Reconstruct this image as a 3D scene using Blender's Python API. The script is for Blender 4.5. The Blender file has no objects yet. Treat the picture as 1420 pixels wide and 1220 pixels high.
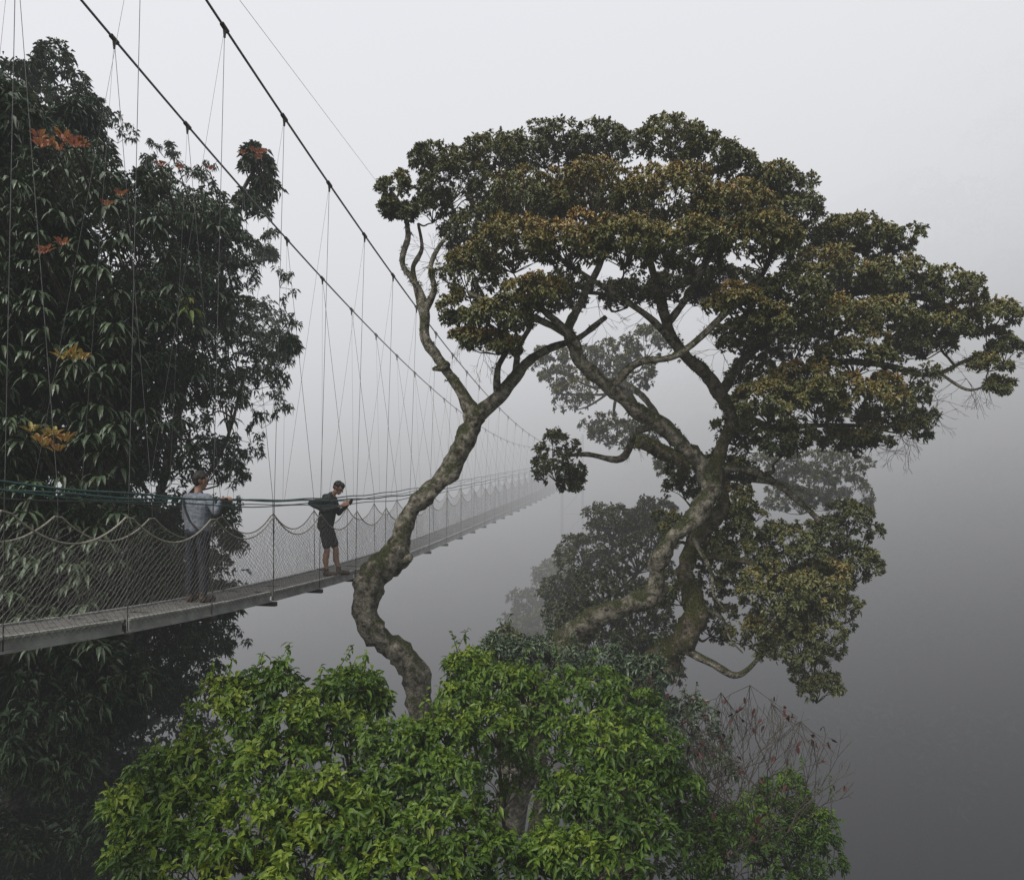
import bpy, math, random
import numpy as np
from mathutils import noise, Vector
random.seed(4); rng=np.random.default_rng(7)
scene=bpy.context.scene
F=1104.0
def W(px,py,d):      # image pixel coordinates + depth from camera -> world metres
    return np.array([(px-710)*d/F, d, (640-py)*d/F])
def nz(v): 
    v=np.asarray(v,float); return v/np.maximum(np.linalg.norm(v,axis=-1,keepdims=True),1e-9)
def runit(n): return nz(rng.normal(size=(n,3)))

# ---------------------------------------------------------------- mesh builder
class MB:
    def __init__(s): s.V=[];s.F=[];s.n=0
    def add(s,v,f,mat=0,tint=None):
        f=np.asarray(f,int)
        if len(f)==0: return
        t=np.full(len(f),.5) if tint is None else np.broadcast_to(np.asarray(tint,float),(len(f),))
        s.V.append(np.asarray(v,float).reshape(-1,3)); s.F.append((f+s.n,mat,t)); s.n+=len(s.V[-1])
    def obj(s,name,mats,parent=None,smooth=False):
        me=bpy.data.meshes.new(name); V=np.concatenate(s.V)
        me.vertices.add(len(V)); me.vertices.foreach_set('co',V.astype(np.float32).ravel())
        L=np.concatenate([f.ravel() for f,_,_ in s.F]); tot=np.concatenate([np.full(len(f),f.shape[1]) for f,_,_ in s.F])
        st=np.concatenate([[0],np.cumsum(tot)[:-1]])
        me.loops.add(len(L)); me.loops.foreach_set('vertex_index',L.astype(np.int32))
        me.polygons.add(len(tot)); me.polygons.foreach_set('loop_start',st.astype(np.int32)); me.polygons.foreach_set('loop_total',tot.astype(np.int32))
        me.polygons.foreach_set('material_index',np.concatenate([np.full(len(f),m) for f,m,_ in s.F]).astype(np.int32))
        me.polygons.foreach_set('use_smooth',np.full(len(tot),smooth))
        for m in mats: me.materials.append(m)
        a=me.attributes.new('tint','FLOAT','FACE'); a.data.foreach_set('value',np.concatenate([t for _,_,t in s.F]).astype(np.float32))
        me.update(calc_edges=True)
        o=bpy.data.objects.new(name,me); scene.collection.objects.link(o)
        if parent: o.parent=parent
        return o
def empty(name):
    e=bpy.data.objects.new(name,None); scene.collection.objects.link(e); return e

def segs(mb,P0,P1,r0,r1,sides=3,mat=0,tint=None):
    P0=np.asarray(P0,float).reshape(-1,3);P1=np.asarray(P1,float).reshape(-1,3);n=len(P0)
    r0=np.broadcast_to(r0,(n,));r1=np.broadcast_to(r1,(n,))
    D=nz(P1-P0); A=np.where(np.abs(D[:,2:3])>.9,[[1.,0,0]],[[0,0,1.]]); U=nz(np.cross(D,A)); Vv=np.cross(D,U)
    an=np.arange(sides)*2*np.pi/sides
    ring=U[:,None]*np.cos(an)[None,:,None]+Vv[:,None]*np.sin(an)[None,:,None]
    v=np.concatenate([P0[:,None]+ring*r0[:,None,None],P1[:,None]+ring*r1[:,None,None]],1)
    k=np.arange(sides);q=np.stack([k,(k+1)%sides,(k+1)%sides+sides,k+sides],1)
    f=(q[None]+(np.arange(n)*2*sides)[:,None,None]).reshape(-1,4)
    mb.add(v,f,mat,tint)
def catmull(P,k=6):
    P=np.asarray(P,float); Q=np.vstack([2*P[0]-P[1],P,2*P[-1]-P[-2]]); out=[]
    for i in range(1,len(Q)-2):
        for t in np.arange(k)/k:
            a,b,c,d=Q[i-1],Q[i],Q[i+1],Q[i+2]
            out.append(.5*((2*b)+(c-a)*t+(2*a-5*b+4*c-d)*t*t+(-a+3*b-3*c+d)*t**3))
    out.append(Q[-2]); return np.array(out)
def tube(mb,P,R,sides=10,mat=0,rough=0.,cap=True,tint=None):
    P=np.asarray(P,float);n=len(P);R=np.broadcast_to(R,(n,))
    T=nz(np.gradient(P,axis=0)); u=np.cross(T[0],[0,0,1.]); 
    if np.linalg.norm(u)<.1:u=np.cross(T[0],[1.,0,0])
    u=nz(u);vs=[];an=np.arange(sides)*2*np.pi/sides
    for i in range(n):
        u=nz(u-T[i]*np.dot(u,T[i]));w=np.cross(T[i],u)
        ring=u*np.cos(an)[:,None]+w*np.sin(an)[:,None]
        rr=np.full(sides,R[i])
        if rough>0:
            for j in range(sides):
                q=P[i]+ring[j]*R[i]
                rr[j]*=1+rough*(noise.noise(Vector(q*2.6))*1.0+.7*noise.noise(Vector(q*8)))
        vs.append(P[i]+ring*rr[:,None])
    k=np.arange(sides);q=np.stack([k,(k+1)%sides,(k+1)%sides+sides,k+sides],1)
    f=(q[None]+(np.arange(n-1)*sides)[:,None,None]).reshape(-1,4)
    mb.add(np.concatenate(vs),f,mat,tint)
    if cap:
        for i in (0,n-1):
            v=np.vstack([vs[i],P[i]+T[i]*(R[i]*.4 if i else -R[i]*.4)]); mb.add(v,np.stack([k,(k+1)%sides,np.full(sides,sides)],1),mat,tint)
def leaf2(mb,P,D,N,L,Wd,tint,mat=0,fold=.25,droop=.15):
    n=len(P);D=nz(D);S=nz(np.cross(D,N));N=np.cross(S,D)
    L=np.broadcast_to(L,(n,))[:,None];Wd=np.broadcast_to(Wd,(n,))[:,None]
    mid=P+D*L*.45
    v=np.stack([P,mid+S*Wd*.5+N*Wd*fold,P+D*L-[0,0,1]*L*droop,mid-S*Wd*.5+N*Wd*fold],1)
    b=(np.arange(n)*4)[:,None]
    f=np.concatenate([b+[0,1,2],b+[0,2,3]]); t=np.broadcast_to(tint,(n,))
    mb.add(v,f,mat,np.concatenate([t,t]))
def leaf8(mb,P,D,N,L,Wd,tint,mat=0,fold=.22,droop=.3):
    n=len(P);D=nz(D);S=nz(np.cross(D,N));N=np.cross(S,D)
    L=np.broadcast_to(L,(n,))[:,None];Wd=np.broadcast_to(Wd,(n,))[:,None];g=np.array([[0,0,-1.]])
    m0=P;m1=P+D*L*.36+g*L*droop*.12;m2=P+D*L*.7+g*L*droop*.45;tp=P+D*L*.98+g*L*droop
    v=np.stack([m0,m1+S*Wd*.5+N*Wd*fold,m1,m1-S*Wd*.5+N*Wd*fold,m2+S*Wd*.4+N*Wd*fold*.8,m2,m2-S*Wd*.4+N*Wd*fold*.8,tp],1)
    tri=[[0,1,2],[0,2,3],[1,4,5],[1,5,2],[2,5,6],[2,6,3],[4,7,5],[5,7,6]]
    b=(np.arange(n)*8)[:,None]; t=np.broadcast_to(tint,(n,))
    mb.add(v,np.concatenate([b+x for x in tri]),mat,np.concatenate([t]*8))

# ---------------------------------------------------------------- materials
def mat(name):
    m=bpy.data.materials.new(name);m.use_nodes=True;nt=m.node_tree
    return m,nt,nt.nodes['Principled BSDF'],nt.nodes['Material Output']
def ramp(nt,stops,src):
    r=nt.nodes.new('ShaderNodeValToRGB');e=r.color_ramp.elements
    while len(e)<len(stops): e.new(.5)
    for x,(p,c) in zip(e,stops): x.position=p;x.color=(*c,1)
    nt.links.new(src,r.inputs[0]);return r
def leafmat(name,stops,rough=.5,trans=.3,spec=.35):
    m,nt,b,out=mat(name)
    a=nt.nodes.new('ShaderNodeAttribute');a.attribute_name='tint'
    r=ramp(nt,stops,a.outputs['Fac']);nt.links.new(r.outputs[0],b.inputs['Base Color'])
    b.inputs['Roughness'].default_value=rough;b.inputs['Specular IOR Level'].default_value=spec
    if trans:
        tr=nt.nodes.new('ShaderNodeBsdfTranslucent');nt.links.new(r.outputs[0],tr.inputs[0])
        mx=nt.nodes.new('ShaderNodeMixShader');mx.inputs[0].default_value=trans
        nt.links.new(b.outputs[0],mx.inputs[1]);nt.links.new(tr.outputs[0],mx.inputs[2]);nt.links.new(mx.outputs[0],out.inputs[0])
    return m
def plain(name,col,rough=.6,metal=0,var=.25,scale=12,bump=0):
    m,nt,b,out=mat(name);n=nt.nodes.new('ShaderNodeTexNoise');n.inputs['Scale'].default_value=scale;n.inputs['Detail'].default_value=2
    g=nt.nodes.new('ShaderNodeNewGeometry');nt.links.new(g.outputs['Position'],n.inputs['Vector'])
    r=ramp(nt,[(.3,tuple(c*(1-var) for c in col)),(.7,tuple(c*(1+var) for c in col))],n.outputs[0])
    nt.links.new(r.outputs[0],b.inputs['Base Color']);b.inputs['Roughness'].default_value=rough;b.inputs['Metallic'].default_value=metal
    if bump:
        bp=nt.nodes.new('ShaderNodeBump');bp.inputs['Strength'].default_value=bump;bp.inputs['Distance'].default_value=.02
        nt.links.new(n.outputs[0],bp.inputs['Height']);nt.links.new(bp.outputs[0],b.inputs['Normal'])
    return m
def barkmat(name,dark,light,moss,mossamt=.5):
    m,nt,b,out=mat(name);g=nt.nodes.new('ShaderNodeNewGeometry')
    def N(s,d=4):
        n=nt.nodes.new('ShaderNodeTexNoise');n.inputs['Scale'].default_value=s;n.inputs['Detail'].default_value=d;n.inputs['Roughness'].default_value=.65
        nt.links.new(g.outputs['Position'],n.inputs['Vector']);return n
    n1=N(9);r1=ramp(nt,[(.38,dark),(.5,tuple((a+b_)/2 for a,b_ in zip(dark,light))),(.62,light)],n1.outputs[0])
    n2=N(3.6);sx=nt.nodes.new('ShaderNodeSeparateXYZ');nt.links.new(g.outputs['Normal'],sx.inputs[0])
    a=nt.nodes.new('ShaderNodeMath');a.operation='MULTIPLY_ADD';a.inputs[1].default_value=.22;nt.links.new(sx.outputs[2],a.inputs[0]);nt.links.new(n2.outputs[0],a.inputs[2])
    r2=ramp(nt,[(.60-mossamt*.25,(0,0,0)),(.76-mossamt*.25,(1,1,1))],a.outputs[0])
    mx=nt.nodes.new('ShaderNodeMixRGB');nt.links.new(r2.outputs[0],mx.inputs[0]);nt.links.new(r1.outputs[0],mx.inputs[1])
    n4=N(34,2);r4=ramp(nt,[(.35,tuple(c*.45 for c in moss)),(.65,tuple(c*1.5 for c in moss))],n4.outputs[0]);nt.links.new(r4.outputs[0],mx.inputs[2])
    nt.links.new(mx.outputs[0],b.inputs['Base Color']);b.inputs['Roughness'].default_value=.95;b.inputs['Specular IOR Level'].default_value=.15
    n3=N(26,6);bp=nt.nodes.new('ShaderNodeBump');bp.inputs['Strength'].default_value=1;bp.inputs['Distance'].default_value=.07
    nt.links.new(n3.outputs[0],bp.inputs['Height']);nt.links.new(bp.outputs[0],b.inputs['Normal']);return m
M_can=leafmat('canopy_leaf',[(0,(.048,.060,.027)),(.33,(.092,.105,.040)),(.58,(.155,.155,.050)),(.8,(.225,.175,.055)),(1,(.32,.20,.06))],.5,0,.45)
M_left=leafmat('dark_leaf',[(0,(.026,.045,.024)),(.5,(.050,.078,.038)),(.8,(.072,.10,.05)),(1,(.09,.125,.06))],.42,0,.5)
M_flush=leafmat('young_leaf',[(0,(.28,.10,.065)),(.35,(.34,.17,.06)),(.65,(.32,.24,.07)),(1,(.17,.24,.055))],.5,.3)
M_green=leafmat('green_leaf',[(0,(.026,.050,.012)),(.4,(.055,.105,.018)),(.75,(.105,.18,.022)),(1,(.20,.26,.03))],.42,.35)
M_red=leafmat('withered_leaf',[(0,(.04,.014,.012)),(1,(.08,.024,.02))],.7,0)
M_bark=barkmat('canopy_bark',(.055,.045,.034),(.36,.33,.26),(.055,.06,.025),.42)
M_bark2=barkmat('mossy_bark',(.045,.036,.026),(.24,.20,.15),(.060,.060,.020),.72)
M_twig=plain('twig_bark',(.045,.037,.028),.9)
M_steel=plain('galvanised_cable',(.13,.13,.13),.5,.4)
M_clamp=plain('clamp_steel',(.06,.055,.05),.6,.4)
M_alu=plain('aluminium_deck',(.32,.32,.31),.5,.4,.25,5)
M_plank=plain('deck_plank',(.10,.095,.088),.8,0,.35,9)
M_net=plain('net_cord',(.15,.145,.13),.9)
M_rope=plain('white_rope',(.26,.24,.20),.9)
M_green_rope=plain('green_rope',(.03,.075,.07),.7)
M_black_rope=plain('dark_rope',(.04,.042,.042),.7)

# ---------------------------------------------------------------- foliage clumps
def clump(mbL,mbT,c,R,rz=None,K=9,tufts=12,leaves=12,ls=.09,lw=.045,low=-.35,tint0=.4,big=False,droop=.15,subf=.42,mat=0,twmat=0,outk=.5,twigr=.006,tup=.25,flat=1.0):
    rz=R*.8 if rz is None else rz; c=np.asarray(c,float); S=np.array([R,R,rz])
    i=np.arange(K)+.5;z=low+(1-low)*i/K;ph=i*2.399+rng.random()*6;rr=np.sqrt(1-np.clip(z,-1,1)**2)
    sd=np.stack([rr*np.cos(ph),rr*np.sin(ph),z],1)+rng.normal(size=(K,3))*.16
    sc=c+sd*S*(1-subf)*rng.uniform(.8,1.15,(K,1)); sr=R*subf*rng.uniform(.75,1.25,K)
    hub=c-np.array([0,0,rz*.65])
    mid=(hub+sc)/2+rng.normal(size=(K,3))*R*.06
    segs(mbT,np.repeat(hub[None],K,0),mid,twigr*1.8,twigr*1.4,4,twmat)
    segs(mbT,mid,sc-[0,0,1]*sr[:,None]*.4,twigr*1.4,twigr,3,twmat)
    n=K*tufts;idx=np.repeat(np.arange(K),tufts)
    td=runit(n);td[:,2]=np.abs(td[:,2])*np.where(rng.random(n)<.75,1,-.7);td=nz(td+nz(sd)[idx]*.5)
    tp=sc[idx]+td*sr[idx][:,None]*np.array([1,1,rz/R])*rng.uniform(.78,1.08,(n,1))
    b=sc[idx]-np.array([0,0,1])*sr[idx][:,None]*.4
    q=rng.random(n)<.5
    segs(mbT,b[q],tp[q],twigr*.8,twigr*.4,3,twmat)
    out=nz(td+nz((tp-c)/S)*.5+[0,0,.35])
    m=n*leaves;j=np.repeat(np.arange(n),leaves)
    D=nz(out[j]*outk+runit(m)); P=tp[j]+runit(m)*ls*.7*rng.random((m,1))
    Nn=nz(out[j]*flat+runit(m)*.55+[0,0,.3])
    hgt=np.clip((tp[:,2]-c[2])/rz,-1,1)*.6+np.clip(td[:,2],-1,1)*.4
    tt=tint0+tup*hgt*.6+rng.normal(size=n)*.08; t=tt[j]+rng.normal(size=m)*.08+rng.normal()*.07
    sz=ls*rng.uniform(.65,1.25,m)
    (leaf8 if big else leaf2)(mbL,P,D,Nn,sz,sz*lw/ls,np.clip(t,0,1),mat,droop=droop)
    return hub

def limb(mb,pts,d0=14.5,sides=10,mat=0,rough=.28,k=6):
    A=np.array([[*W(p[0],p[1],d0+p[2]),p[3]*(d0+p[2])/F*.9] for p in pts]);C=catmull(A,k)
    R=np.maximum(C[:,3],.004); tube(mb,C[:,:3],R,sides,mat,rough)
    return C[:,:3],R
def connect(mb,skP,skR,hub,root,r1=.012,mat=0,maxr=.05):
    d=np.linalg.norm(skP-hub,axis=1)+.075*np.linalg.norm(skP-root,axis=1)+np.where(skP[:,2]>hub[2]+.2,1.0,0)
    i=int(np.argmin(d));a=skP[i];L=np.linalg.norm(hub-a)
    perp=runit(1)[0]*L*.13
    pts=[a,a*.65+hub*.35+perp+[0,0,-.05*L],a*.3+hub*.7-perp*.6+[0,0,-.08*L],hub]
    C=catmull(pts,4);R=np.linspace(min(skR[i]*.7,maxr),r1,len(C));tube(mb,C,R,6,mat,.2,False)
    return C,R
def noise_mask(P): return np.array([noise.noise(Vector(p*1.7))>-.12 for p in P])
def epi(mbL,P,R,n,ls,t0,mat=0,up=.3):
    i=rng.integers(0,len(P),n);w=noise_mask(P[i]);i=i[w];n=len(i)
    if n==0:return
    D=nz(runit(n)+[0,0,up]);Q=P[i]+D*R[i][:,None]*.9
    m=n*7;j=np.repeat(np.arange(n),7);DD=nz(D[j]*.8+runit(m)*.8)
    leaf2(mbL,Q[j]+runit(m)*.03,DD,runit(m),ls*rng.uniform(.5,1.2,m),ls*.3,np.clip(t0+rng.normal(size=m)*.12,0,1),mat,droop=.35)

# ================================================================ MAIN CANOPY TREE
tree=empty('canopy_tree');tb=MB();tl=MB()
D0=14.5;SK=[];SR=[]
def L(pts,mat=0,sides=12,rough=.28,e=0,el=.09):
    P,R=limb(tb,pts,D0,sides,mat,rough);SK.append(P);SR.append(R)
    if e: epi(tl,P,R,e,el,.26)
    return P,R
L([(640,1700,.3,26),(600,1300,.2,22),(592,1080,.1,20),(582,985,0,19),(580,940,0,20),(555,905,-.1,19),(522,882,-.2,19),(508,848,-.2,18),(512,808,-.2,20),(530,787,-.2,24),(553,765,-.2,19),(563,722,-.2,15),(590,688,-.2,14),(622,655,-.1,14),(640,618,0,14),(660,577,0,15)],0,18,.5,90,.05)
L([(555,778,-.2,14),(569,772,-.4,6)])
L([(660,580,0,12),(636,538,.1,9),(612,503,.2,8),(590,470,.2,7),(588,432,.3,8),(577,395,.3,6),(558,365,.3,5),(566,325,.3,4),(558,290,.3,3),(545,268,.3,2)],e=110,el=.07)
L([(588,432,.3,6),(602,402,.2,5),(597,370,.2,4),(612,338,.2,3),(645,300,.3,2)],e=40,el=.06)
L([(577,395,.3,4),(573,370,.5,4),(585,345,.5,3),(580,310,.5,2)]);L([(612,503,.2,5),(618,508,.1,8),(600,512,.1,3)],e=35)
L([(655,583,0,13),(690,552,-.1,11),(714,522,-.2,10),(735,500,-.2,8),(765,482,-.3,6),(800,470,-.2,5),(840,440,0,4)],e=50,el=.06)
L([(690,552,-.1,6),(690,512,-.3,5),(702,482,-.5,4),(682,455,-.7,3),(660,430,-.8,3)],e=30,el=.06);L([(714,522,-.2,6),(720,480,0,5),(735,450,.3,4),(730,410,.5,3)])
L([(840,1900,.8,40),(860,1200,.6,32),(880,990,.5,27),(905,932,.4,25),(945,888,.3,21),(966,850,.2,17),(952,800,.4,13),(962,750,.4,13),(1000,702,.3,12),(992,650,.2,12)],1,16,.55,600,.08)
L([(700,1150,1,24),(760,930,.4,23),(795,882,.3,19),(835,848,.1,16),(880,835,0,15),(905,822,-.1,15),(912,780,-.2,13),(932,745,-.3,13),(965,712,-.3,14),(985,683,-.2,15),(975,652,-.1,15),(945,618,-.2,13),(920,592,-.3,13),(885,570,-.4,12),(845,537,-.6,11),(805,500,-.8,10),(795,470,-.8,8),(765,440,-.9,6),(735,415,-1,4)],0,16,.5,480,.07)
L([(985,680,0,13),(1000,622,.2,10),(1015,582,.2,9),(998,545,.2,11),(975,515,0,10),(945,488,-.2,9),(925,450,-.3,8),(915,410,-.3,7),(900,360,-.2,5),(880,300,0,3)],1,e=300,el=.07)
L([(955,645,-.1,13),(920,627,-.3,12),(886,611,-.5,12)],1,e=90,el=.06)
L([(970,770,.3,6),(1010,774,.1,5),(1050,784,0,4),(1080,805,-.1,3),(1110,850,0,3),(1130,920,0,2)],1,e=50)
L([(945,900,.2,7),(985,918,0,6),(1018,936,-.1,5),(1040,925,-.1,4),(1060,900,0,2)],0,8);L([(968,840,.2,4),(1000,855,0,3),(1012,885,0,1.5),(1030,905,0,1)])
L([(960,745,-.2,4),(985,790,-.4,3),(990,825,-.4,2),(1010,850,-.4,1)])
L([(930,590,-.2,6),(885,598,.4,6),(862,636,1,5),(815,630,1.4,4),(780,632,1.5,3)],e=40,el=.06)
L([(1000,565,.2,9),(1040,540,.1,7),(1090,522,0,6),(1150,503,.2,5),(1220,505,.4,5),(1290,520,.5,4),(1340,500,.5,3),(1390,485,.5,2)],1,e=130,el=.06)
L([(998,548,.2,9),(1030,500,.6,7),(1080,455,.8,6),(1150,415,.8,5),(1230,405,.7,4),(1320,425,.6,3)],e=80,el=.06)
L([(805,500,-.8,8),(788,460,-.2,8),(805,420,.2,6),(830,370,.4,5),(850,300,.5,4),(800,255,.6,3)],e=80,el=.06)
L([(845,537,-.6,8),(885,503,-.8,6),(940,492,-1.2,5),(1000,440,-1.2,5),(1055,385,-1.0,4),(1080,320,-.8,3)],e=80,el=.06)
L([(925,450,-.3,7),(960,400,0,5),(985,330,.3,4),(965,265,.4,3)]);L([(790,465,-.6,6),(740,440,-1,5),(690,425,-1.2,4),(650,405,-1.2,3)])
L([(990,650,.2,9),(1040,652,.2,6),(1090,680,.2,5),(1150,740,.1,4),(1160,800,0,3)],e=60);L([(998,545,.4,7),(1060,590,.8,5),(1130,590,.9,4),(1200,590,.8,3)])
L([(1220,505,.4,3),(1270,560,.3,2.5),(1240,600,.3,2)]);L([(1300,515,.5,3),(1340,540,.4,2),(1370,535,.4,1.5)])
L([(945,488,-.2,7),(900,440,-.9,5),(840,400,-1.1,4),(780,360,-1.1,3),(740,330,-1.0,3)]);L([(915,410,-.3,5),(960,380,-1.,4),(1010,340,-1.1,3)])
L([(920,592,0,6),(900,560,1.5,5),(880,540,3.2,5),(860,530,4.5,4)]);L([(990,660,.3,7),(1050,665,2,5),(1120,680,4,5),(1150,690,5,4)])
skP=np.concatenate(SK);skR=np.concatenate(SR);root=W(960,850,D0)
CL=[(545,266,28,32,.3),(562,298,18,16,.3),(540,290,16,18,.2),(600,225,38,26,.5),(622,258,48,45,.6),(690,224,60,38,.8),(755,212,60,34,.9),(840,210,62,34,.8),(930,198,56,32,.5),(985,228,50,38,.4),
(1080,262,50,34,.6),(1104,300,44,38,.4),(1030,250,44,36,.7),(655,325,54,44,.9),(652,385,50,46,-.6),(638,440,34,36,-.8),(730,290,68,46,-.2),(820,275,70,48,-.6),(925,280,76,50,-.8),(1010,300,64,48,-.9),(1060,345,62,48,-1.1),
(960,350,62,42,-1.3),(712,352,66,42,-1.1),(790,345,62,42,-1.3),(865,345,62,42,-1.4),(695,440,52,32,-1.2),(745,410,46,30,-1.3),(1175,330,50,34,.7),(1225,342,46,34,.7),(1150,385,60,38,.2),(1245,395,56,36,.5),(1310,410,50,32,.5),
(1368,442,46,32,.5),(1300,455,56,30,.7),(1232,448,56,32,-.1),(1155,445,58,36,-.5),(1085,415,60,38,-.8),(1392,485,30,30,.5),(1185,498,54,38,-.4),(1200,555,54,44,-.5),(1250,550,44,44,.3),(1120,535,50,38,-.5),(1065,560,50,42,-.7),(1085,612,44,32,-.4),
(1205,602,42,28,.2),(1030,475,42,28,.6),(1000,400,56,34,.9),(920,330,66,54,1.4),(800,300,74,54,1.6),(1050,300,66,54,1.4),(700,290,66,54,1.7),(1130,350,56,44,1.5),(1200,400,66,44,1.6),(600,290,30,30,.8),(1280,480,54,28,1.0),(1100,480,56,34,1.2),(870,410,50,26,1.2),(780,410,50,28,.9),(940,400,50,28,.8),(1130,560,50,40,1.0),(1165,610,36,24,.5),(1040,520,36,28,.9),
(1370,505,26,16,.4),(1385,535,18,14,.4),(1265,590,28,22,.3),(690,480,36,18,-.9),(650,470,26,18,-.9),(1060,450,40,24,-.9),(1020,420,40,24,-1.1),
(772,640,38,44,1.4),(790,665,24,24,1.4),
(1172,735,46,42,.2),(1100,765,56,46,.1),(1078,825,60,46,-.3),(1140,820,52,46,-.2),(1108,885,52,46,-.3),(1132,945,38,46,-.1),(1055,880,42,44,.3),(1185,785,36,38,.1),(1120,840,60,64,.9),(1040,770,38,36,.5),(1035,730,30,26,.4),
(950,672,30,32,.5),(1020,700,34,34,.5),(1015,645,36,30,.6),(930,730,24,22,.5),(985,760,34,36,.7),(1000,800,34,36,.8),(985,860,34,34,.9),(945,820,30,30,.9),(1020,600,30,26,.5),
(870,520,44,34,4.8),(835,498,38,28,5),(800,545,36,36,5),(850,600,46,26,5),(770,530,28,24,5),(905,600,30,28,4.6),(895,480,34,30,4.8),(930,640,30,30,4.5),(760,500,26,22,5),
(1150,650,50,30,5),(1110,690,52,36,5),(1175,690,34,30,5.3),(1080,650,36,28,5)]
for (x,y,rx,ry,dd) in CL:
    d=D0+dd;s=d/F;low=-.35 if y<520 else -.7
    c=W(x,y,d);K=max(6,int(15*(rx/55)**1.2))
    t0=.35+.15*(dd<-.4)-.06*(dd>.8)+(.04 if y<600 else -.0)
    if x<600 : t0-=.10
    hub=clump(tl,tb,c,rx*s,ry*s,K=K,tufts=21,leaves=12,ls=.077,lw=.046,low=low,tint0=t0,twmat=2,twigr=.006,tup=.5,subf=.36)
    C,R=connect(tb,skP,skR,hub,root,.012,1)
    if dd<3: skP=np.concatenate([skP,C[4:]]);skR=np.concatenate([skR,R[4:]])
def wisps(mb,c,n,ln,mat,spread=1.,up=-.2,r=.004,depth=3):
    P=np.repeat(np.asarray(c,float)[None],n,0);D=nz(runit(n)*spread+[0,0,up])
    for k in range(depth):
        l=ln*rng.uniform(.6,1.2,(len(P),1))*(.75**k);Q=P+D*l;segs(mb,P,Q,r*(.7**k)+.001,r*(.7**(k+1))+.001,3,mat)
        P=np.repeat(Q,2,0);D=nz(np.repeat(D,2,0)+runit(len(P))*.55+[0,0,up*.2])
    return P,D
for (x,y) in [(1340,540),(1370,530),(1240,600),(1270,600),(1300,570),(660,480),(700,490),(640,470),(670,500),(1180,640),(900,440),(960,440),(830,440),(1040,440),(1100,480),(1000,500),(740,470),(870,600),(1060,640),(600,380),(620,360),(1210,630),(1250,620)]:
    wisps(tb,W(x,y-15,D0+rng.uniform(-.3,.6)),6,.28,2,depth=4)
tb.obj('trunk_and_limbs',[M_bark,M_bark2,M_twig],tree,True);tl.obj('foliage',[M_can],tree)

# ================================================================ TREES BEHIND IN THE MIST
def mist_tree(name,cls,base,ls=.12,t0=.4):
    e=empty(name);b=MB();l=MB()
    bp=W(*base);cs=[W(x,y,d) for x,y,_,_,d in cls];mid=np.mean(cs,0)
    P=catmull([bp,bp*.5+mid*.5+[.5,.2,0],mid-[0,0,.6]],8);R=np.linspace(.22,.06,len(P));tube(b,P,R,10,0,.3)
    for (x,y,rx,ry,d) in cls:
        s=d/F;h=clump(l,b,W(x,y,d),rx*s,ry*s,K=14,tufts=17,leaves=11,ls=ls,lw=ls*.55,low=-.7,tint0=t0,twmat=0,twigr=.010)
        connect(b,P,R,h,mid,.02,0)
    b.obj('trunk_and_limbs',[M_bark2],e,True);l.obj('foliage',[M_can],e)
mist_tree('misty_tree',[(850,728,44,32,19),(812,772,42,34,19),(885,765,52,46,18.5),(840,825,62,48,18),(885,860,56,54,17.8),(800,870,50,48,18),(905,722,30,28,19),(830,900,60,50,17.8),(780,825,34,34,19),(900,920,50,46,17.6)],(850,1250,18.),.10,.16)
mist_tree('misty_tree',[(765,800,30,28,27),(740,845,38,30,27),(760,870,46,34,26),(725,880,28,26,26),(770,905,40,36,26)],(760,1200,27))
mist_tree('misty_tree',[(700,895,28,24,17),(690,930,42,32,17),(730,915,34,30,17.5),(770,930,36,34,17.5)],(720,1250,17),.11,.2)

# ================================================================ LEFT BROADLEAF TREE
def inpoly(x,y,P):
    c=False;j=len(P)-1
    for i in range(len(P)):
        if (P[i][1]>y)!=(P[j][1]>y) and x<(P[j][0]-P[i][0])*(y-P[i][1])/(P[j][1]-P[i][1])+P[i][0]: c=not c
        j=i
    return c
def edged(x,y,P):
    m=1e9
    for i in range(len(P)):
        a=np.array(P[i],float);b=np.array(P[(i+1)%len(P)],float);p=np.array([x,y]);t=np.clip(np.dot(p-a,b-a)/np.dot(b-a,b-a),0,1);m=min(m,np.linalg.norm(p-a-(b-a)*t))
    return m
def bridge_d(px): return 6845/(908.7-px)
POL=[(-260,30),(0,100),(40,70),(88,78),(105,130),(145,150),(170,205),(225,240),(325,245),(345,300),(376,315),(390,370),(408,420),(422,470),(404,530),(370,590),(346,640),(340,760),(334,860),(310,930),(300,1000),(240,1040),(190,1100),(170,1500),(-260,1500)]
lt=empty('broadleaf_tree');lb=MB();ll=MB();lf=MB();LP=[];LR=[]
for pts in ([(-60,1700,0,40),(30,1200,.5,24),(90,900,.6,15),(140,600,.8,10),(120,350,.9,7),(60,180,.9,5),(40,110,.8,3)],[(90,900,.6,10),(200,750,1.0,7),(250,560,1.4,6),(290,400,1.5,4),(330,280,1.2,3),(358,228,.8,2)],[(140,600,.5,8),(220,450,1,6),(250,330,1.2,4),(250,270,1.,3)],[(30,1200,.5,18),(0,800,-1,12),(-60,500,-1,8),(-40,300,-1,5)],[(200,750,1.0,5),(300,640,1.2,3),(340,520,1.2,2)],[(30,1200,.9,10),(130,1060,1.4,6),(210,950,1.6,4),(270,880,1.6,2)]):
    A=np.array([[*W(p[0],p[1],15+p[2]),p[3]*15/F] for p in pts]);C=catmull(A,8);tube(lb,C[:,:3],C[:,3],9,0,.3);LP.append(C[:,:3]);LR.append(C[:,3])
LP=np.concatenate(LP);LR=np.concatenate(LR)
cnt=0;tries=0
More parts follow.
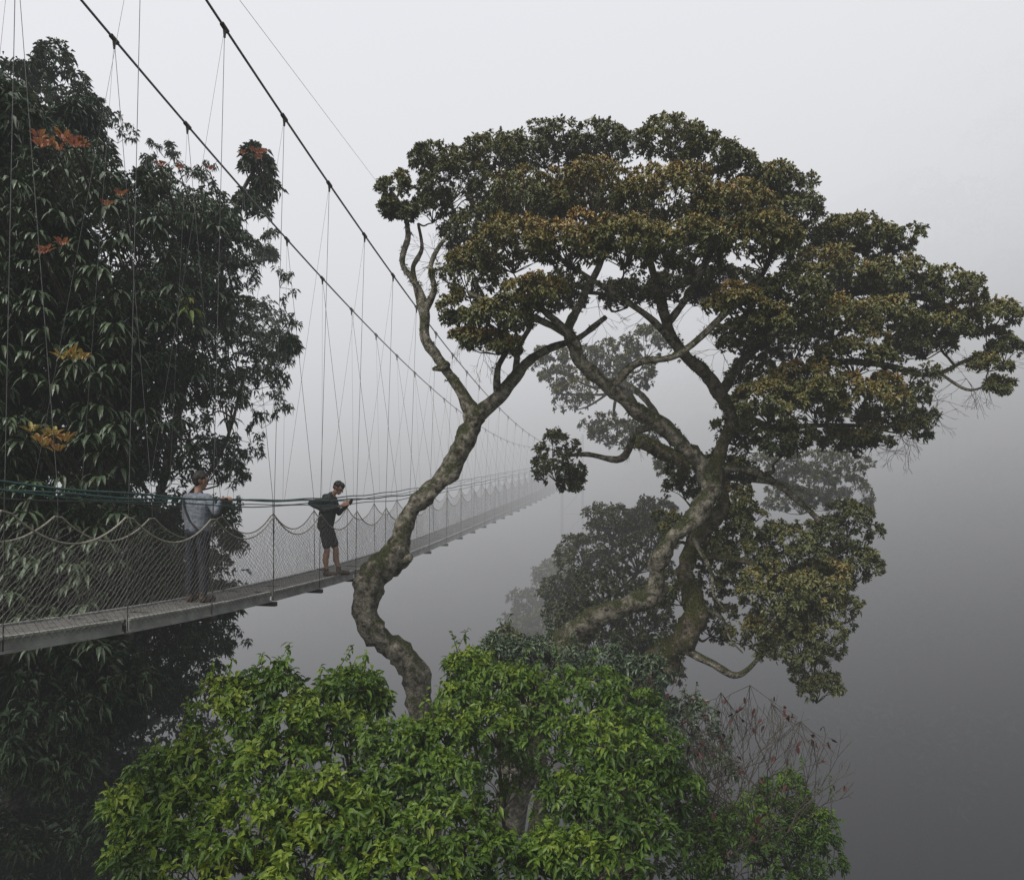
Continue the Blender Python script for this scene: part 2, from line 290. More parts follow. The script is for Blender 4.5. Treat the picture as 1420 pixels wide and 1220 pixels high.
while cnt<400 and tries<14000:
    tries+=1;x=rng.uniform(-200,420);y=rng.uniform(20,1330)
    if not inpoly(x,y,POL): continue
    e=edged(x,y,POL)
    if e<12: continue
    rp=min(54,max(20,e*1.0))*rng.uniform(.7,1.15)
    if y>880: rp=max(rp,30)*1.1
    if rp<30 and rng.random()<.3: continue
    if e<60 and y<820 and noise.noise(Vector((x*.021,y*.021,2)))<-.2: continue
    d=bridge_d(max(x,0))+1.4+rp/60+rng.random()**1.5*4.0
    if x<140: d=max(d,10.8+rng.random()*3)
    c=W(x,y,d);s=d/F
    big=.15 if x<150 else .11
    h=clump(ll,lb,c,rp*s,rp*s*.85,K=9,tufts=9,leaves=9,ls=big,lw=big*.36,low=-.8,tint0=.42+rng.normal()*.10,twmat=1,droop=.5,outk=.5,subf=.46,twigr=.005,tup=.4)
    if cnt%4==0: connect(lb,LP,LR,h,LP[0],.01,0,.025)
    cnt+=1
for (x,y,r) in [(360,232,24),(352,215,14),(368,262,20),(350,285,24),(72,88,26),(50,105,24),(20,125,34),(128,152,20),(95,140,30)]:
    d=15.8;h=clump(ll,lb,W(x,y,d),r*d/F,r*d/F,K=8,tufts=9,leaves=9,ls=.13,lw=.05,low=-.6,tint0=.45,twmat=1,droop=.5);connect(lb,LP,LR,h,LP[0],.01,0,.02)
# heavy inner foliage low in the crown
for k in range(34):
    x=-80+ (k%7)*52+rng.uniform(-15,15);y=760+(k//7)*115+rng.uniform(-20,20)
    if x>300-(max(y-900,0))*.5: continue
    d=16.3+rng.random();clump(ll,lb,W(x,y,d),1.0,.95,K=12,tufts=11,leaves=9,ls=.15,lw=.065,low=-.8,tint0=.3,twmat=1,droop=.5,subf=.45,twigr=.005)
for (x,y) in [(175,185),(205,225),(240,225),(270,240),(385,330),(400,385),(412,450),(405,500),(390,560),(350,630),(338,700),(345,760),(340,820),(330,870),(150,165),(225,235),(300,240),(400,530),(360,600),(330,890),(300,940),(240,205),(255,215),(180,170),(395,420),(375,580),(350,660)]:
    d=15.6;P,Dr=wisps(lb,W(x-12,y+14,d),4,.2,1,.5,.5,.005,3)
    m=len(P)*3;j=np.repeat(np.arange(len(P)),3);leaf2(ll,P[j]-Dr[j]*rng.uniform(0,.15,(m,1)),runit(m)+[0,0,-.5],runit(m)+[0,0,1],rng.uniform(.07,.12,m),.035,.4,0,droop=.4)
def whorl(mbx,c,n,ls,lw,up,t,mat=0,dr=.5):
    a=np.arange(n)*2*np.pi/n+rng.random();D=np.stack([np.cos(a),np.sin(a),np.full(n,up)],1)+rng.normal(size=(n,3))*.22
    leaf8(mbx,np.repeat(c[None],n,0)+D*.03,D,np.repeat([[0,0,1.]],n,0),ls*rng.uniform(.7,1.2,n),lw,np.clip(t+rng.normal(size=n)*.12,0,1),mat,droop=dr)
for i in range(230):
    x=rng.uniform(-40,170);y=rng.uniform(230,900)
    if i%5==0:x=rng.uniform(150,330);y=rng.uniform(300,640)
    c=W(x,y,bridge_d(max(x,0))+1.6+rng.random()*.6)
    if x<170: c=W(x,y,10.4+rng.random()*.7)
    whorl(ll,c,11,.22,.06,.0,.62,0,.7);segs(lb,c[None],c[None]+[[.05,.3,-.5]],.008,.012,4,1)
for (x,y,t,n,s) in [(72,205,.12,6,.26),(95,215,.1,4,.22),(95,498,.6,4,.26),(70,620,.5,5,.28),(78,345,.0,3,.2),(190,425,1.,3,.28),(250,425,.95,4,.28),(356,222,.05,4,.15),(372,218,.0,3,.14),(215,238,.0,2,.12),(270,240,.0,2,.12),(155,280,.1,2,.18),(60,612,.6,3,.28)]:
    for k in range(n):
        d=10.1 if x<170 else (12.1 if x<300 else 15.0)
        c=W(x+rng.uniform(-22,22),y+rng.uniform(-10,10),d+rng.uniform(-.25,.25));whorl(lf,c,8,s*.66,.055,1.3 if t<.9 else .2,t,0,.25 if t<.9 else .9)
        segs(lb,c[None],c[None]+[[.0,.5,-.5]],.008,.012,4,1)
lb.obj('trunk_and_limbs',[M_bark2,M_twig],lt,True);ll.obj('foliage',[M_left],lt);lf.obj('young_foliage',[M_flush],lt)

# ================================================================ GREEN SHRUBS BELOW
def shrub(name,cls,base,ls=.15,t0=.5,mat_=None):
    e=empty(name);b=MB();l=MB();root=W(*base);P=[];R=[]
    for a in range(4):
        q=cls[(a*3)%len(cls)];top=W(q[0],q[1]+20,q[4]);C=catmull([root+runit(1)[0]*[.3,.3,0],root*.55+top*.45+runit(1)[0]*.3,top],8);rr=np.linspace(.07,.02,len(C));tube(b,C,rr,8,0,.2);P.append(C);R.append(rr)
    P=np.concatenate(P);R=np.concatenate(R)
    for (x,y,rx,ry,d) in cls:
        s=d/F
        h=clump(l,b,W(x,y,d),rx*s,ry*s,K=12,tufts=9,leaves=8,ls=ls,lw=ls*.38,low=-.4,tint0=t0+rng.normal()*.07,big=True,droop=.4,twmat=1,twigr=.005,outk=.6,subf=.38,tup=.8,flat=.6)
        connect(b,P,R,h,root,.01,0)
    for k in range(len(cls)*2):
        x,y,rx,ry,d=cls[k%len(cls)]
        a=W(x+rng.uniform(-rx,rx)*.8,y-ry*.5,d);q=a+np.array([rng.normal()*.12,rng.normal()*.12,rng.uniform(.25,.5)]);segs(b,a[None],q[None],.006,.003,4,1)
        m=14;t=rng.uniform(.4,1.05,m)[:,None];leaf8(l,a*(1-t)+q*t,runit(m)+[0,0,.15],runit(m)*.5+[0,0,1],ls*rng.uniform(.6,1.1,m),ls*.36,np.clip(t0+.3+rng.normal(size=m)*.1,0,1),0,droop=.4)
    b.obj('stems',[M_bark2,M_twig],e,True);l.obj('foliage',[mat_ or M_green],e)
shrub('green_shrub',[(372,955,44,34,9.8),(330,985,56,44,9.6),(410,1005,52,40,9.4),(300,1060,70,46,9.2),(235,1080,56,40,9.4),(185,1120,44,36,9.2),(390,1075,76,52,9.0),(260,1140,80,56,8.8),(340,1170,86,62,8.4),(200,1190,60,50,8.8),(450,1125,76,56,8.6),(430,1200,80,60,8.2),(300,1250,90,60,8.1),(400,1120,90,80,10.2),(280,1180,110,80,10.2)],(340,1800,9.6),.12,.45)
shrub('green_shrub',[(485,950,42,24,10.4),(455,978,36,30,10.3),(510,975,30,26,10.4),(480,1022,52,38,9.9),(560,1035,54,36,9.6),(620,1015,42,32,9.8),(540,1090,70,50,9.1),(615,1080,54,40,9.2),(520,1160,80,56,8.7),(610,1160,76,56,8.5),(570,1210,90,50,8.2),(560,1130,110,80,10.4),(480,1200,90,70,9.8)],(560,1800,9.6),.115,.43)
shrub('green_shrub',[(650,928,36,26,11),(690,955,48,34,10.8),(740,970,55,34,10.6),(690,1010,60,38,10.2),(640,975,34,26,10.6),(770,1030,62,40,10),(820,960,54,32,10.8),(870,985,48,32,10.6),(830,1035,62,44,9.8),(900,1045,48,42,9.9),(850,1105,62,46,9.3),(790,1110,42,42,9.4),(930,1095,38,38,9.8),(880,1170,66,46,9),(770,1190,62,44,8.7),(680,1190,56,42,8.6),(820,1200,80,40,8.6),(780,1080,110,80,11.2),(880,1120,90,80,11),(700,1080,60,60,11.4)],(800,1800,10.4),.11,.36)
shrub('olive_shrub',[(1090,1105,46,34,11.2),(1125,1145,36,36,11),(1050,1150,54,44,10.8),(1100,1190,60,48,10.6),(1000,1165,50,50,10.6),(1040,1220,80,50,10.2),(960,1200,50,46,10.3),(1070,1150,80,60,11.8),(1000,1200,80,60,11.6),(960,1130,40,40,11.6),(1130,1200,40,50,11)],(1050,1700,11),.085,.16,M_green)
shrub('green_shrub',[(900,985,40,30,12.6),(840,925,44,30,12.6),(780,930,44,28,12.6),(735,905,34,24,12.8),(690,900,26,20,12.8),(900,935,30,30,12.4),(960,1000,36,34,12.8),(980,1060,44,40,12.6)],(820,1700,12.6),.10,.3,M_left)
bt=empty('bare_thicket');bb=MB();bl=MB()
for k in range(13):
    c=W(rng.uniform(930,1080),rng.uniform(1130,1220),10.6+rng.uniform(-.3,.4))
    P,Dr=wisps(bb,c,2,.6,0,.9,.9,.011,6);sel=rng.random(len(P))<.06
    P=P[sel];Dr=Dr[sel];m=len(P);
    if m: leaf8(bl,P,runit(m)+[0,0,-.6],runit(m),rng.uniform(.06,.11,m),.05,.5)
for (x,y) in [(1040,950),(1070,975),(1110,1000),(1000,960)]:
    wisps(bb,W(x,y,14.2),6,.35,0,.6,-.7,.006,4)
bb.obj('twigs',[M_twig],bt);bl.obj('withered_leaves',[M_red],bt)

# ================================================================ SUSPENSION BRIDGE
br=empty('suspension_bridge')
DK=np.array([[3,-1.15],[5.5,-1.42],[7.53,-1.66],[10.44,-1.93],[13.87,-2.10],[17.08,-2.19],[20,-2.19],[24,-2.13],[32.8,-1.96],[42,-1.76],[52,-1.45],[62,-1.05]])
from numpy import interp
dd_=np.linspace(3,62,600);zz=interp(dd_,DK[:,0],DK[:,1])
ker=np.hanning(61);ker/=ker.sum();zz=np.convolve(np.pad(zz,30,mode='reflect',reflect_type='odd'),ker,'valid')
def dz(d): return interp(d,dd_,zz)
def cz(d): return .85+.004*(np.asarray(d)-45)**2
def Bp(d,lat,z):
    d=np.asarray(d,float);lat=np.broadcast_to(lat,d.shape);return np.stack([-6.2+.18*d+lat*.984,d-lat*.177,np.broadcast_to(z,d.shape)],-1)
ST=10.44+1.66*np.arange(-4,31);ST=ST[ST<61]
cb=MB();db=MB();nb=MB()
ds=np.arange(1,61.5,.4)
for s in (-1,1):
    tube(cb,Bp(ds,-.2+.8*s,cz(ds)),.017,7,0)
    cp=Bp(ST,-.2+.8*s,cz(ST));dp=Bp(ST,.42*s,dz(ST)-.08);rp=Bp(ST,.44*s,dz(ST)+1.42)
    segs(cb,cp,rp,.004,.004,4,0);segs(cb,rp,dp,.0065,.0065,5,1)
    T=nz(Bp(ST+.1,-.2+.8*s,cz(ST+.1))-cp)
    segs(cb,cp-T*.07,cp+T*.07,.032,.032,8,1);segs(cb,cp-[0,0,.13],cp,.014,.026,6,1)
    segs(cb,cp[1:],Bp(ST[:-1]+.35,.43*s,dz(ST[:-1])+1.42),.0024,.0024,3,0)
    tube(nb,Bp(ds,.45*s,dz(ds)+1.42+.01*np.sin(ds*3)),.014,6,2)
    tube(nb,Bp(ds,.47*s,dz(ds)+1.34+.015*np.sin(ds*2+1)),.009,6,2 if s>0 else 3)
    fine=np.arange(4,61,.11);i=(fine-ST[0])/1.66;t=i-np.floor(i);top=dz(fine)+1.2-.32*4*t*(1-t)
    tube(nb,Bp(fine,.44*s,top),.010,6,1,cap=False)
    nd=np.arange(4,60,.042);J=26;i=(nd-ST[0])/1.66;t=i-np.floor(i);tp=dz(nd)+1.19-.32*4*t*(1-t);bo=dz(nd)-.02
    j=np.arange(J+1)/J;Z=bo[:,None]+(tp-bo)[:,None]*j[None];lat=.43+.03*np.sin(j*np.pi)[None]+.012*np.sin(nd*5)[:,None]*np.sin(j*3)[None]
    G=Bp(np.repeat(nd[:,None],J+1,1),lat*s,0);G[...,2]=Z;G+=rng.normal(size=G.shape)*.005
    I,JJ=np.meshgrid(np.arange(len(nd)-1),np.arange(J+1),indexing='ij')
    for dj in (1,-1):
        k=((I+JJ)%2==0)&(JJ+dj>=0)&(JJ+dj<=J)
        a=G[I[k],JJ[k]];b=G[I[k]+1,JJ[k]+dj];segs(nb,a,b,.0019,.0019,3,0)
def sweep(mb,l0,l1,z0,z1,a,b,mat,step=.4):
    d=np.arange(a,b+step*.5,step);q=dz(d)
    c=[Bp(d,l0,q+z0),Bp(d,l1,q+z0),Bp(d,l1,q+z1),Bp(d,l0,q+z1)];v=np.stack(c,1);n=len(d)
    k=np.arange(4);qd=np.stack([k,(k+1)%4,(k+1)%4+4,k+4],1);f=(qd[None]+(np.arange(n-1)*4)[:,None,None]).reshape(-1,4)
    mb.add(v,np.vstack([f,[[0,3,2,1]],[[n*4-4,n*4-3,n*4-2,n*4-1]]]),mat)
for s in (-1,1):
    for k in range(0,36,2):
        a=2.2+1.66*k; 
        if a+3.3>61:break
        sweep(db,s*.36,s*.40,-.10,.055,a,a+3.30,0)
        sweep(db,s*.40,s*.425,-.10,-.075,a,a+3.30,0);sweep(db,s*.40,s*.425,.03,.055,a,a+3.30,0)
for l in (-.34,-.115,.11):
    for k in range(0,36,2):
        a=2.2+1.66*k+(.8 if l==-.115 else 0)
        if a+3.3>61:break
        sweep(db,l,l+.22,0,.035,a,a+3.285,1)
for d in ST: sweep(db,-.47,.47,-.17,-.105,d-.04,d+.04,2,.08)
for d in np.arange(4,60,.55): sweep(db,-.345,.345,-.04,-.003,d-.02,d+.02,0,.04)
for s in (-1,1):
    for o in (0,.9):
        p=Bp(np.array([61.+o]),-.2+.8*s,0)[0];segs(cb,[[p[0],p[1],-24]],[[p[0],p[1],2.1]],.07,.06,8,0)
for z in np.arange(-22,2,2.):
    a=Bp(np.array([61.]),-1.,z)[0];b=Bp(np.array([61.]),.6,z+1.9)[0];c=Bp(np.array([61.]),.6,z)[0];segs(cb,[a,a],[b,c],.03,.03,5,0)
segs(cb,[W(332,0,12.),W(300,-60,11.5)],[W(560,302,24.),W(332,0,12.)],.004,.004,3,0)
cb.obj('cables_and_hangers',[M_steel,M_clamp],br,True);db.obj('deck',[M_alu,M_plank,M_clamp],br);nb.obj('netting_and_ropes',[M_net,M_rope,M_green_rope,M_black_rope],br)

# ================================================================ PEOPLE
M_skin=plain('skin',(.32,.18,.12),.55,0,.08);M_hair=plain('hair',(.012,.009,.007),.6,0,.3,90,.5);M_shirt=plain('grey_shirt',(.15,.165,.19),.9,0,.15,25,.4)
M_pants=plain('dark_trousers',(.020,.023,.031),.9,0,.2,25,.4);M_jack=plain('dark_jacket',(.030,.035,.033),.85,0,.25,20,.5);M_shorts=plain('dark_shorts',(.024,.028,.032),.9,0,.2,25,.4)
M_boot=plain('brown_boot',(.06,.04,.028),.8);M_strap=plain('bag_strap',(.02,.02,.022),.8);M_eye=plain('eye',(.02,.015,.012),.2)
def capsule(p0,p1,r0,r1,n=14):
    p0=np.array(p0,float);p1=np.array(p1,float);D=nz(p1-p0) if np.linalg.norm(p1-p0)>1e-6 else np.array([0,0,1.])
    P=[];R=[]
    for a in np.linspace(-90,0,6): P.append(p0+D*r0*math.sin(math.radians(a)));R.append(max(r0*math.cos(math.radians(a)),1e-4))
    for a in np.linspace(0,90,6): P.append(p1+D*r1*math.sin(math.radians(a)));R.append(max(r1*math.cos(math.radians(a)),1e-4))
    A=[0,0,1.] if abs(D[2])<.9 else [1.,0,0];u=nz(np.cross(D,A));w=np.cross(D,u);an=np.arange(n)*2*np.pi/n
    ring=u*np.cos(an)[:,None]+w*np.sin(an)[:,None]
    v=np.concatenate([p+ring*r for p,r in zip(P,R)]);k=np.arange(n);q=np.stack([k,(k+1)%n,(k+1)%n+n,k+n],1)
    f=[list(x) for x in (q[None]+(np.arange(11)*n)[:,None,None]).reshape(-1,4)];f.append(list(range(n))[::-1]);f.append(list(range(11*n,12*n)));return v,f
def hand(pr,w,fw,nm,sd,curl):
    w=np.array(w,float);fw=nz(fw);nm=np.array(nm,float);nm=nz(nm-fw*np.dot(nm,fw));sd=np.array(sd,float);sd=nz(sd-fw*np.dot(sd,fw)-nm*np.dot(sd,nm))
    for i,(o,ln) in enumerate(zip((.031,.0105,-.0105,-.031),(.070,.078,.073,.056))):
        a=w+sd*o*.6;b=w+fw*.088+sd*o;pr.append(('skin',a,b,.015,.011));ang=.0;p=b
        for k,fr in enumerate((.45,.3,.25)):
            ang+=curl*(.9 if k else .7);q=p+(fw*math.cos(ang)+nm*math.sin(ang))*ln*fr;pr.append(('skin',p,q,.0088-.0006*k,.0082-.0008*k));p=q
    a=w+fw*.025+sd*.022;b=a+nz(fw*.6+sd*.8+nm*.25)*.038;c=b+nz(fw*.8+sd*.25+nm*.5)*.03;pr+=[('skin',a,b,.013,.0105),('skin',b,c,.0105,.0085)]
def head(pr,extra,c,f,up,r,hairlen=0.):
    c=np.array(c,float);f=nz(f);up=nz(np.array(up,float)-f*np.dot(up,f));r=nz(np.cross(f,up))
    g=lambda a,b,d:c+r*a+f*b+up*d
    pr+=[('skin',g(0,-.015,.03),g(0,.02,.025),.078,.076),('skin',g(0,.03,-.01),g(0,.055,-.075),.062,.033),('skin',g(0,.088,.015),g(0,.108,-.022),.010,.014),
    ('skin',g(-.03,.085,.028),g(.03,.085,.028),.012,.012),('skin',g(-.02,.088,-.052),g(.02,.088,-.052),.009,.009),('skin',g(-.02,.082,-.066),g(.02,.082,-.066),.009,.009)]
    for s in (-1,1): pr+=[('skin',g(s*.079,-.0,.02),g(s*.082,.004,-.018),.014,.010)]
    pr+=[('hair',g(0,-.03,.055),g(0,.04,.068),.078,.062),('hair',g(0,-.05,.03),g(0,-.055,-.02-hairlen),.066,.048),('hair',g(-.045,-.01,.05),g(.045,-.01,.05),.05,.05)]
    for k in range(26):
        a=runit(1)[0];a[2]=abs(a[2]);pr.append(('hair',g(a[0]*.066,-.015+a[1]*.068,.055+a[2]*.066),g(a[0]*.08,-.01+a[1]*.08,.06+a[2]*.083),.016,.006))
    for s in (-1,1): extra.append((g(s*.03,.079,.006),.0125))
def build_human(name,pr,extra,O,f,mats,boxes=()):
    f=nz(np.array([f[0],f[1],0]));r=np.array([f[1],-f[0],0]);up=np.array([0,0,1.])
    M=np.stack([r,f,up],0);tw=lambda v:np.array(O)+np.asarray(v)@M
    V=[];Fc=[];n=0
    for lab,a,b,r0,r1 in pr:
        v,fc=capsule(a,b,r0,r1);V.append(tw(v));Fc+=[[i+n for i in q] for q in fc];n+=len(v)
    me=bpy.data.meshes.new(name+'_b');me.from_pydata(np.concatenate(V).tolist(),[],Fc);ob=bpy.data.objects.new(name+'_b',me);scene.collection.objects.link(ob)
    m=ob.modifiers.new('r','REMESH');m.mode='VOXEL';m.voxel_size=.0062
    m=ob.modifiers.new('s','SMOOTH');m.iterations=3;m.factor=.5
    dg=bpy.context.evaluated_depsgraph_get();ev=ob.evaluated_get(dg);nm=bpy.data.meshes.new_from_object(ev);bpy.data.objects.remove(ob)
    nv=len(nm.vertices);co=np.zeros(nv*3,np.float32);nm.vertices.foreach_get('co',co);co=co.reshape(-1,3).astype(float)
    npol=len(nm.polygons);ce=np.zeros(npol*3,np.float32);nm.polygons.foreach_get('center',ce);ce=ce.reshape(-1,3).astype(float)
    best=np.full(npol,1e9);lab=np.zeros(npol,int);labs=[m_[0] for m_ in mats]
    for l_,a,b,r0,r1 in pr:
        A=tw(a);B=tw(b);ab=B-A;t=np.clip(((ce-A)@ab)/max(ab@ab,1e-9),0,1);dist=np.linalg.norm(ce-A-t[:,None]*ab,axis=1)-(r0+(r1-r0)*t)
        k=dist<best;best[k]=dist[k];lab[k]=labs.index(l_)
    for v in range(nv):
        p=Vector(co[v]);h=.006*noise.noise(p*14)+.004*noise.noise(Vector((p.x*9,p.y*9,p.z*34)));nrm=nm.vertices[v].normal
        if (co[v]-O)[2]<1.45 : co[v]+=np.array(nrm)*h*.8
    nm.vertices.foreach_set('co',co.astype(np.float32).ravel())
    for _,mm in mats: nm.materials.append(mm)
    nm.polygons.foreach_set('material_index',lab.astype(np.int32));nm.polygons.foreach_set('use_smooth',np.ones(npol,bool));nm.update()
    e=empty(name);o=bpy.data.objects.new('body',nm);scene.collection.objects.link(o);o.parent=e
    x=MB()
    for c,rr in extra:
        v,fc=capsule(c,np.array(c)+[0,0,.001],rr,rr,8);v=tw(v);x.add(v,[q for q in fc if len(q)==4],0)
    x.obj('eyes',[M_eye],e,True)
    for nme,a,b,hw,hd,mm in boxes:
        y=MB();A=tw(a);B=tw(b);segs(y,[A],[B],hw,hw,4,0);y.obj(nme,[mm],e)
    return e
d1=10.75;O1=Bp(np.array([d1]),.02,dz(d1)+.036)[0];f1=nz(np.array([.30,.95,0]));r1=np.array([f1[1],-f1[0],0])
hp=Bp(np.array([d1-.02]),.45,dz(d1)+1.43)[0]-O1;hl=np.array([hp@r1,hp@f1,hp[2]])
pr=[];ex=[]
for s in (-1,1):
    pr+=[('pants',(s*.085,0,.92),(s*.10,.01*s,.50),.098,.068),('pants',(s*.10,.01*s,.50),(s*.105,-.02,.12),.068,.052),('boot',(s*.105,-.03,.055),(s*.125,.15,.042),.052,.042),('boot',(s*.105,-.02,.05),(s*.105,-.02,.14),.05,.052)]
pr+=[('pants',(-.07,-.01,.95),(.07,-.01,.95),.105,.105),('shirt',(-.075,0,1.0),(-.09,.0,1.30),.105,.112),('shirt',(.075,0,1.0),(.09,.0,1.30),.105,.112),('shirt',(0,-.01,1.0),(0,-.0,1.34),.11,.115),
('shirt',(-.15,0,1.405),(.15,0,1.405),.068,.068),('shirt',(0,0,1.42),(0,.01,1.475),.07,.052),('skin',(0,.005,1.46),(0,.02,1.55),.05,.048)]
pr+=[('shirt',(.175,0,1.40),(.315,-.03,1.22),.062,.047),('shirt',(.315,-.03,1.22),hl+[-.08,-.01,-.02],.047,.033),('skin',hl+[-.09,-.01,-.02],hl+[-.05,0,.0],.026,.024)]
hand(pr,hl+[-.055,0,.012],(1,.05,.15),(0,0,-1),(0,1,0),.75)
pr+=[('shirt',(-.175,0,1.40),(-.235,.05,1.13),.062,.047),('shirt',(-.235,.05,1.13),(-.16,.26,1.20),.047,.034),('skin',(-.16,.26,1.20),(-.14,.30,1.215),.026,.024)]
hand(pr,(-.14,.30,1.215),(.4,.8,.2),(.6,-.2,-.6),(0,.2,1),.5)
head(pr,ex,(0.02,.03,1.635),(.35,.93,-.1),(0,0,1),None)
for a,b in (((-.13,-.12,1.40),(-.1,-.125,1.25)),((-.1,-.125,1.25),(-.02,-.125,1.1)),((-.02,-.125,1.1),(.1,-.11,.98))): pr.append(('strap',a,b,.014,.014))
build_human('man',pr,ex,O1,f1,[('skin',M_skin),('shirt',M_shirt),('pants',M_pants),('boot',M_boot),('hair',M_hair),('strap',M_strap)])
d2=14.6;O2=Bp(np.array([d2]),.17,dz(d2)+.036)[0]
pr=[];ex=[]
pr+=[('shorts',(.08,0,.90),(.09,.05,.56),.098,.078),('skin',(.09,.05,.56),(.09,.06,.48),.056,.053),('skin',(.09,.06,.48),(.09,.03,.30),.053,.056),('skin',(.09,.03,.30),(.09,.05,.12),.056,.034),('boot',(.09,.03,.05),(.10,.22,.04),.048,.04),('boot',(.09,.04,.06),(.09,.04,.13),.045,.045),
('shorts',(-.08,0,.90),(-.10,.12,.56),.098,.078),('skin',(-.10,.12,.56),(-.10,.15,.48),.056,.053),('skin',(-.10,.15,.48),(-.10,.15,.30),.053,.056),('skin',(-.10,.15,.30),(-.10,.20,.12),.056,.034),('boot',(-.10,.20,.05),(-.11,.38,.04),.048,.04),('boot',(-.10,.20,.06),(-.10,.20,.13),.045,.045)]
pr+=[('shorts',(-.07,-.01,.93),(.07,-.01,.93),.108,.108),('jack',(-.07,-.01,.92),(-.09,.06,1.28),.124,.125),('jack',(.07,-.01,.92),(.09,.06,1.28),.124,.125),('jack',(0,-.03,.95),(0,.03,1.34),.12,.13),('jack',(-.13,.08,1.39),(.13,.08,1.39),.078,.078),('jack',(0,.06,1.42),(0,.11,1.475),.085,.062),('jack',(-.04,.0,1.44),(.04,.0,1.44),.055,.055),('skin',(0,.12,1.46),(0,.19,1.54),.048,.046)]
pr+=[('jack',(-.17,.08,1.38),(-.20,.17,1.13),.066,.052),('jack',(-.20,.17,1.13),(-.10,.36,1.28),.052,.036),('skin',(-.10,.36,1.28),(-.08,.39,1.305),.026,.024)]
hand(pr,(-.08,.39,1.305),(.3,.7,.5),(.7,-.1,-.3),(0,-.4,1),.55)
pr+=[('jack',(.17,.07,1.38),(.22,-.19,1.33),.068,.056),('jack',(.22,-.19,1.33),(.20,.05,1.20),.056,.045),('jack',(.20,.05,1.20),(.10,.26,1.25),.045,.036),('skin',(.10,.26,1.25),(.07,.33,1.285),.026,.024)]
hand(pr,(.06,.34,1.29),(-.2,.8,.35),(-.7,-.1,-.1),(0,-.3,1),.5)
head(pr,ex,(0,.235,1.60),(0,.86,-.5),(0,.5,.86),None,-.01)
build_human('man',pr,ex,O2,nz(np.array([.985,-.17,0])),[('skin',M_skin),('jack',M_jack),('shorts',M_shorts),('boot',M_boot),('hair',M_hair)],[('phone',(.0,.45,1.30),(.0,.50,1.40),.03,.01,M_strap)])

# ================================================================ TERRAIN + DISTANT FOREST
def hgt(x,y):
    z=-15-15*min(max((y-16)/30,0),1)
    u=max(0,(y-60)/60);z+=26*u
    e=max(0,(x-12)/70);z+=86*min(e,1.4)**1.15*min(max((y-25)/55,0),1.1)
    z+=3.5*noise.noise(Vector((x*.05,y*.05,0)))+1.8*noise.noise(Vector((x*.16,y*.16,3)))
    if y<6: z=max(z,-15+(6-y)*.25)
    return z
xs=np.concatenate([np.linspace(-600,-130,16),np.linspace(-125,140,160),np.linspace(146,600,16)]);ys=np.concatenate([np.linspace(-200,-30,10),np.linspace(-27,150,120),np.linspace(156,700,20)])
tm=MB();V=np.array([[x,y,hgt(x,y) if y<150 else hgt(x,150)] for y in ys for x in xs]);nx=len(xs)
a=(np.arange(len(ys)-1)[:,None]*nx+np.arange(nx-1)[None]).ravel();tm.add(V,np.stack([a,a+1,a+nx+1,a+nx],1))
M_ter=plain('forest_floor',(.03,.038,.018),.95,0,.5,.8,1.);tm.obj('terrain',[M_ter],None,True)
fo=MB();ft=MB()
for k in range(560):
    y=rng.uniform(46,108);x=rng.uniform(-60,110) if k%2 else rng.uniform(15,100)
    if x< y*.18-6.2+4 and x>y*.18-6.2-6 and y<62 : continue
    z=hgt(x,y);h=rng.uniform(4,9);R=rng.uniform(1.6,3.6)
    if z+h > -3-.03*y and y<62 and x<12: continue
    segs(ft,[[x,y,z-.5]],[[x,y,z+h-R*.4]],.25,.12,6)
    n=260;u=runit(n);u[:,2]=np.abs(u[:,2])*1.0-.25;lump=1+.25*np.sin(u[:,0]*5+k)*np.cos(u[:,1]*5+k*2)
    P=np.array([x,y,z+h])+u*R*lump[:,None]*[1,1,.75]*rng.uniform(.8,1.05,(n,1))
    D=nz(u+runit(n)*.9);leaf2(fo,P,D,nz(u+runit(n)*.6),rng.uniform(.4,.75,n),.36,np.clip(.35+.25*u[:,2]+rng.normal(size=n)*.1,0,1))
df=empty('distant_forest');fo.obj('crowns',[M_left],df);ft.obj('trunks',[M_twig],df)

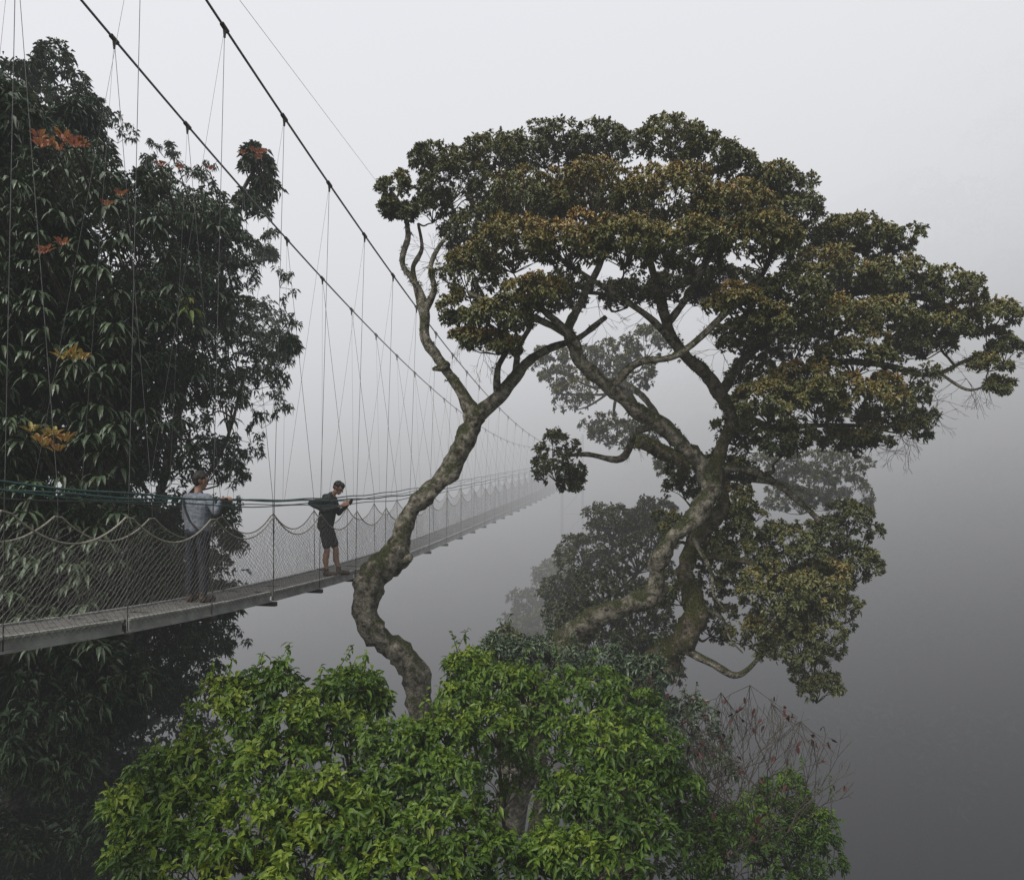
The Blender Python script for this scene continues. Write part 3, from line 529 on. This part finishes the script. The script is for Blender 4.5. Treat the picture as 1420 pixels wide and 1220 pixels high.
# ================================================================ FOG (volume that absorbs; its emission stands in for scattered daylight)
def mth(nt,op,a,b_=None,c=None):
    n=nt.nodes.new('ShaderNodeMath');n.operation=op
    for i,v in enumerate((a,b_,c)):
        if v is None: continue
        if isinstance(v,(int,float)): n.inputs[i].default_value=v
        else: nt.links.new(v,n.inputs[i])
    return n.outputs[0]
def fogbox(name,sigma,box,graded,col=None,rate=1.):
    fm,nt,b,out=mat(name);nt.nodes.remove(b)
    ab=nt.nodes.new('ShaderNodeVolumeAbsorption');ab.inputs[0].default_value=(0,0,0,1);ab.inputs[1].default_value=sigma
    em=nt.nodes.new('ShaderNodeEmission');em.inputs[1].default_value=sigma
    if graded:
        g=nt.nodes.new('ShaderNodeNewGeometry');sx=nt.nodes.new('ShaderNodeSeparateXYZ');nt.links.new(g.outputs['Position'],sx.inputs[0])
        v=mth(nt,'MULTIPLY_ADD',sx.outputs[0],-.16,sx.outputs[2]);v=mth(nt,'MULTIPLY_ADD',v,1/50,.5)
        r=ramp(nt,[(.0,(.022,.023,.024)),(.14,(.058,.059,.062)),(.32,(.175,.176,.183)),(.5,(.46,.463,.477)),(.66,(.74,.745,.775)),(1,(.90,.905,.95))],v);nt.links.new(r.outputs[0],em.inputs[0])  # daylight falloff painted into the emission: brighter upward and left, dark below
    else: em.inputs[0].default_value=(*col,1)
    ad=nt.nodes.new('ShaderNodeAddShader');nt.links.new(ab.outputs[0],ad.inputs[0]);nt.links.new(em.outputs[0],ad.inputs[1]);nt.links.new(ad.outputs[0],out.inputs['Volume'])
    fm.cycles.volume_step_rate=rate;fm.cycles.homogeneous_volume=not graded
    fb=MB();x0,x1,y0,y1,z0,z1=box
    fb.add([[x0,y0,z0],[x1,y0,z0],[x1,y1,z0],[x0,y1,z0],[x0,y0,z1],[x1,y0,z1],[x1,y1,z1],[x0,y1,z1]],[[0,3,2,1],[4,5,6,7],[0,1,5,4],[1,2,6,5],[2,3,7,6],[3,0,4,7]])
    fb.obj('fog',[fm])
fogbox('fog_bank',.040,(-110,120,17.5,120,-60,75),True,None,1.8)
fogbox('thin_haze',.005,(-30,30,5,17.4,-30,20),False,(.33,.335,.345))  # even emission added as haze glow, lifts the darks

# ================================================================ LIGHT, WORLD, CAMERA
w=bpy.data.worlds.new('World');scene.world=w;w.use_nodes=True;nt=w.node_tree;bg=nt.nodes['Background']
sky=nt.nodes.new('ShaderNodeTexSky');sky.sky_type='NISHITA';sky.sun_disc=False;sky.sun_elevation=math.radians(58);sky.sun_rotation=math.radians(-135);sky.dust_density=6;sky.air_density=1
hs=nt.nodes.new('ShaderNodeHueSaturation');hs.inputs['Saturation'].default_value=.25;nt.links.new(sky.outputs[0],hs.inputs['Color']);nt.links.new(hs.outputs[0],bg.inputs[0]);bg.inputs[1].default_value=.15
sl=bpy.data.lights.new('sun','SUN');sl.energy=1.5;sl.angle=math.radians(35);sl.color=(1,.97,.92);so=bpy.data.objects.new('sun',sl);scene.collection.objects.link(so)
az=math.radians(-135);el=math.radians(58);sd=Vector((math.sin(az)*math.cos(el),math.cos(az)*math.cos(el),math.sin(el)));so.rotation_euler=sd.to_track_quat('Z','Y').to_euler()
cam=bpy.data.cameras.new('camera');co=bpy.data.objects.new('camera',cam);scene.collection.objects.link(co);co.rotation_euler=(math.radians(90),0,0)
cam.sensor_width=36;cam.lens=F/1420*36;cam.shift_y=30/1420;cam.clip_end=2000;scene.camera=co
scene.view_settings.view_transform='Standard';scene.view_settings.look='None';scene.view_settings.exposure=0
